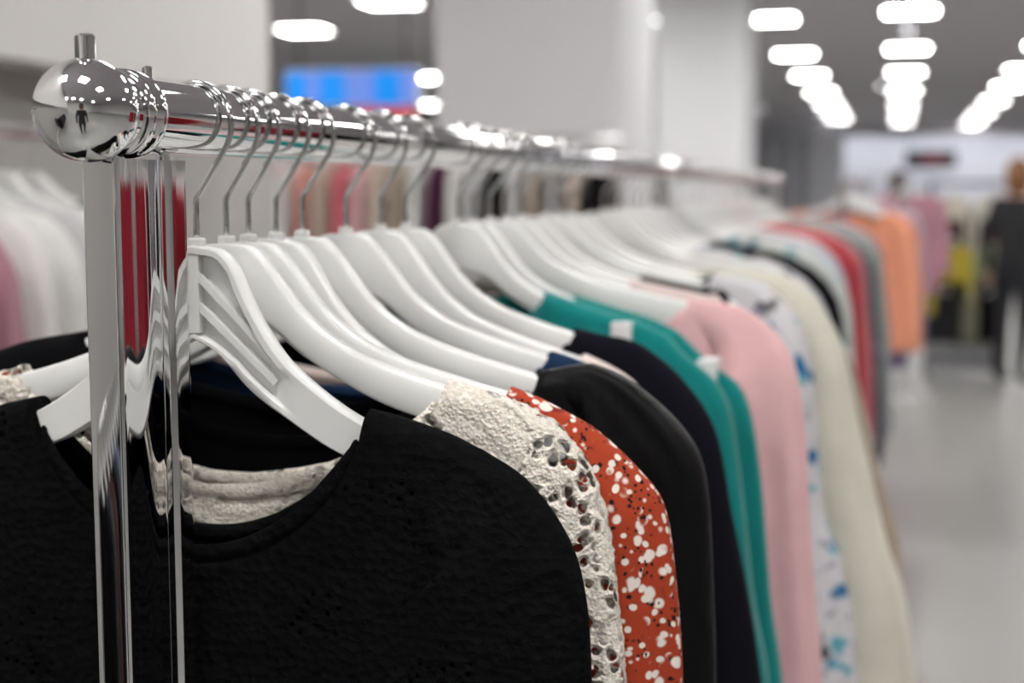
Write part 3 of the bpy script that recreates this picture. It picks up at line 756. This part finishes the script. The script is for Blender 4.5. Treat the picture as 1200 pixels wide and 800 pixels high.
# signs
t = tag(empty('hanging_sign', (2.02, 52.0, 2.5)), 'black hanging sign with red lettering band before the far wall', 'sign')
MB().box(-.86, .86, 0, .10, -.29, .29).build('board', M['signblack'], t, smooth=False)
MB().box(-.30, .45, -.012, 0, -.13, .13).build('red_lettering', plain('dull_red', (.35, .05, .06), .6), t, smooth=False)
for s in (-.7, .7): MB().tube([(s, .05, .29), (s, .05, HC - 2.5)], .012, 8).build('suspension_rod', M['darkmetal'], t)
t = tag(empty('hanging_sign', (-4.52, 12.0, 2.35)), 'bright blue illuminated sign hanging in the left hall', 'sign')
MB().box(-.64, .64, 0, .08, -.17, .17).build('sign_box', M['tagwhite'], t, smooth=False)
for x0, x1, m_ in ((-.62, -.42, 'signblue'), (-.42, -.30, 'signlilac'), (-.30, -.06, 'signblue'), (-.06, .22, 'signlilac'), (.22, .46, 'signblue'), (.46, .62, 'signlilac')):
    MB().box(x0, x1, -.012, 0, -.15, .15).build('sign_panel', M[m_], t, smooth=False)
MB().box(-.02, .60, -.012, .03, -.27, -.19).build('red_strip', M['redglow'], t, smooth=False)
for s in (-.5, .5): MB().tube([(s, .04, .17), (s, .04, HC - 2.35)], .012, 8).build('suspension_rod', M['darkmetal'], t)

# ------------------------------------------------------------------ shoppers far down the aisle
def person(loc, rz, lab, shirt, trousers, hair, h=1.68):
    t = tag(empty('person', loc, rz), lab, 'person')
    k = h / 1.70
    J = {'pel': (0, 0, .92), 'wst': (0, .01, 1.06), 'chs': (0, .015, 1.28), 'nck': (0, .01, 1.44), 'hd0': (0, -.005, 1.52), 'hd1': (0, -.01, 1.62)}
    rad = {'pel': (.155, .11), 'wst': (.135, .10), 'chs': (.165, .115), 'nck': (.058, .058), 'hd0': (.072, .085), 'hd1': (.078, .095)}
    E_ = [('pel', 'wst'), ('wst', 'chs'), ('chs', 'nck'), ('nck', 'hd0'), ('hd0', 'hd1')]
    for s, n in ((-1, 'l'), (1, 'r')):
        pts = [('sh', (s * .165, .01, 1.38), .062), ('el', (s * .225, .03, 1.12), .044), ('wr', (s * .235, -.04, .88), .030), ('ha', (s * .235, -.06, .81), .032), ('hp', (s * .09, 0, .86), .10), ('kn', (s * .10, -.015 if s > 0 else .05, .48), .062), ('an', (s * .105, .02 if s > 0 else .10, .09), .042), ('to', (s * .12, -.11 if s > 0 else -.03, .035), .036)]
        for nm, p, r in pts: J[nm + n] = p; rad[nm + n] = (r, r)
        E_ += [('chs', 'sh' + n), ('sh' + n, 'el' + n), ('el' + n, 'wr' + n), ('wr' + n, 'ha' + n), ('pel', 'hp' + n), ('hp' + n, 'kn' + n), ('kn' + n, 'an' + n), ('an' + n, 'to' + n)]
        for f in range(5):
            nm = 'f%d%s' % (f, n); b = J['ha' + n]
            if f == 4: p = (b[0] - s * .012, b[1] - .035, b[2] - .01)
            else: p = (b[0] - s * .008, b[1] - .028 + f * .018, b[2] - .075 + abs(f - 1.4) * .008)
            J[nm] = p; rad[nm] = (.009, .009); E_.append(('ha' + n, nm))
    names = list(J); ix = {n: i for i, n in enumerate(names)}
    me = bpy.data.meshes.new('body'); me.from_pydata([tuple(c * k for c in J[n]) for n in names], [(ix[a], ix[b]) for a, b in E_], [])
    o = bpy.data.objects.new('body', me); COL.objects.link(o); o.parent = t
    sk = o.modifiers.new('skin', 'SKIN'); sk.use_smooth_shade = True
    for i, n in enumerate(names):
        me.skin_vertices[0].data[i].radius = (rad[n][0] * k, rad[n][1] * k); me.skin_vertices[0].data[i].use_root = n == 'pel'
    o.modifiers.new('sub', 'SUBSURF').levels = 1; o.modifiers['sub'].render_levels = 2
    # clothing by height on the body, skin on face and hands
    nt = NT('dressed_figure').set(Roughness=.85)
    c = nt.node('ShaderNodeTexCoord'); sp = nt.node('ShaderNodeSeparateXYZ'); nt.link(c.outputs['Object'], sp.inputs[0])
    z = sp.outputs['Z']; ab = nt.math('ABSOLUTE', sp.outputs['X'])
    f1 = nt.math('GREATER_THAN', z, .95 * k)
    c1 = nt.mix(f1, trousers, shirt)
    f2 = nt.math('GREATER_THAN', z, 1.43 * k)
    hand = nt.math('MULTIPLY', nt.math('GREATER_THAN', ab, .185 * k), nt.math('LESS_THAN', z, .86 * k))
    c2 = nt.mix(nt.math('MAXIMUM', f2, hand), c1, (.55, .33, .24))
    nt.link(nt.mix(nt.math('LESS_THAN', z, .07 * k), c2, (.02, .02, .02)), nt.b.inputs['Base Color'])
    o.data.materials.append(nt.m)
    # hair: cap over the skull, open at the face
    V = []; F = []; nlat, nlon = 12, 24
    for i in range(nlat + 1):
        a = PI * i / nlat
        for j in range(nlon):
            b = 2 * PI * j / nlon
            d_ = Vector((math.sin(a) * math.cos(b) * .094, math.sin(a) * math.sin(b) * .115, math.cos(a) * .13))
            front = max(0, -math.sin(b)) * math.sin(a)
            if front > .35 and a > .9: d_ *= .86
            if a > 1.9: d_.z -= .05
            V.append(((d_.x) * k, (d_.y + .006) * k, (d_.z + 1.60) * k))
    for i in range(nlat):
        for j in range(nlon): F.append((i * nlon + j, (i + 1) * nlon + j, (i + 1) * nlon + (j + 1) % nlon, i * nlon + (j + 1) % nlon))
    obj('hair', mesh('hair', V, F), plain('hair', hair, .6), t)
    # face details
    MB().lathe([(0, .004), (.008, .014), (.026, .010), (.034, .002)], (0, -.098 * k, 1.565 * k), (0, -.6, .8), 10).build('nose', M['skin'], t)
    for s in (-1, 1):
        MB().lathe([(0, .001), (.003, .009), (.006, .004)], (s * .032 * k, -.096 * k, 1.60 * k), (0, -1, 0), 10).build('eye', M['signblack'], t)
        MB().lathe([(0, .010), (.006, .028), (.012, .018)], (s * .078 * k, 0, 1.575 * k), (s, 0, 0), 12).build('ear', M['skin'], t)
    MB().box(-.022 * k, .022 * k, -.098 * k, -.088 * k, 1.522 * k, 1.530 * k).build('mouth', plain('lips', (.40, .14, .12), .5), t, bevel=.002)
    return t
person((1.05, 10.95, 0), R(150), 'person in black standing at the right edge, far down the aisle', (.012, .012, .014), (.012, .012, .016), (.22, .10, .04), 1.66)
person((.25, 13.5, 0), R(20), 'dark-haired person in purple top behind the mauve and maroon rack', (.10, .06, .14), (.03, .03, .05), (.035, .012, .01), 1.60)

# red dresses on a rack right of the aisle, mirrored in the chrome post
simple_rack('garment_rack', 'garment rack of red dresses right of the aisle, mirrored in the chrome post', (1.45, 2.4), (1.45, 6.0), 1.58)
fill([('crimson', 'dress', 1.1, -.65), ('crimson', 'dress', 1.1, -.65), ('crimson', 'blouse', 1.1, -.65), ('crimson', 'sweater', 1.1, -.62), ('white', 'dress', 1.1, -.65), ('crimson', 'cardigan', 1.1, -.65), ('crimson', 'shirt', 1.1, -.65), ('black', 'dress', 1.1, -.8), ('black', 'sweater', 1.1, -.8), ('charcoal', 'dress', 1.1), ('white', 'blouse', 1.1), ('black', 'shirt', 1.1)],
     (1.45, 2.5), (1.45, 5.9), 1.58, 'the red dress rack', 'the red dress rack')

simple_rack('garment_rack', 'low rack of dark clothes behind the viewpoint, mirrored in the front of the chrome post', (-1.36, -2.6), (-1.36, -.8), 1.06)
fill([('charcoal', 'dress'), ('black', 'sweater'), ('slate', 'shirt'), ('charcoal', 'blouse'), ('black', 'cardigan'), ('brown', 'sweater'), ('charcoal', 'shirt'), ('black', 'dress'), ('slate', 'sweater'), ('charcoal', 'cardigan'), ('black', 'blouse'), ('brown', 'shirt'), ('charcoal', 'sweater'), ('black', 'shirt')],
     (-1.36, -2.55), (-1.36, -.85), 1.06, 'the low dark rack', 'the low dark rack', hem=-.75)
person((.10, -.55, 0), R(195), 'person in black standing before the rack, mirrored small in the chrome ball', (.010, .010, .012), (.012, .012, .016), (.02, .012, .01), 1.70)
# ------------------------------------------------------------------ world, camera
w = bpy.data.worlds.new('shop_air'); SC.world = w; w.use_nodes = True
w.node_tree.nodes['Background'].inputs[0].default_value = (.9, .92, 1, 1); w.node_tree.nodes['Background'].inputs[1].default_value = .3
f = 1650.0
p = math.atan(178 / f); yw = math.atan(420 / f * math.cos(p))
Fv = Vector((-math.sin(yw) * math.cos(p), math.cos(yw) * math.cos(p), -math.sin(p))); Rv = Vector((math.cos(yw), math.sin(yw), 0)); Uv = Rv.cross(Fv)
cam = bpy.data.cameras.new('camera'); co = bpy.data.objects.new('camera', cam); COL.objects.link(co)
mw = Matrix((Rv, Uv, -Fv)).transposed().to_4x4(); mw.translation = Vector((0, 0, 1.45)); co.matrix_world = mw
cam.lens = f / 1200 * 36; cam.sensor_width = 36; cam.clip_start = .02; cam.clip_end = 200
cam.dof.use_dof = True; cam.dof.focus_distance = .60; cam.dof.aperture_fstop = 5.9
SC.camera = co
vs = SC.view_settings
SC.display_settings.display_device = 'sRGB'
vs.view_transform = 'Standard'; vs.look = 'None'; vs.exposure = 0.0; vs.gamma = 1.0; vs.use_curve_mapping = False
SC.cycles.use_denoising = True
SC.cycles.max_bounces = 8; SC.cycles.transparent_max_bounces = 12
SC.cycles.sample_clamp_indirect = 8.0
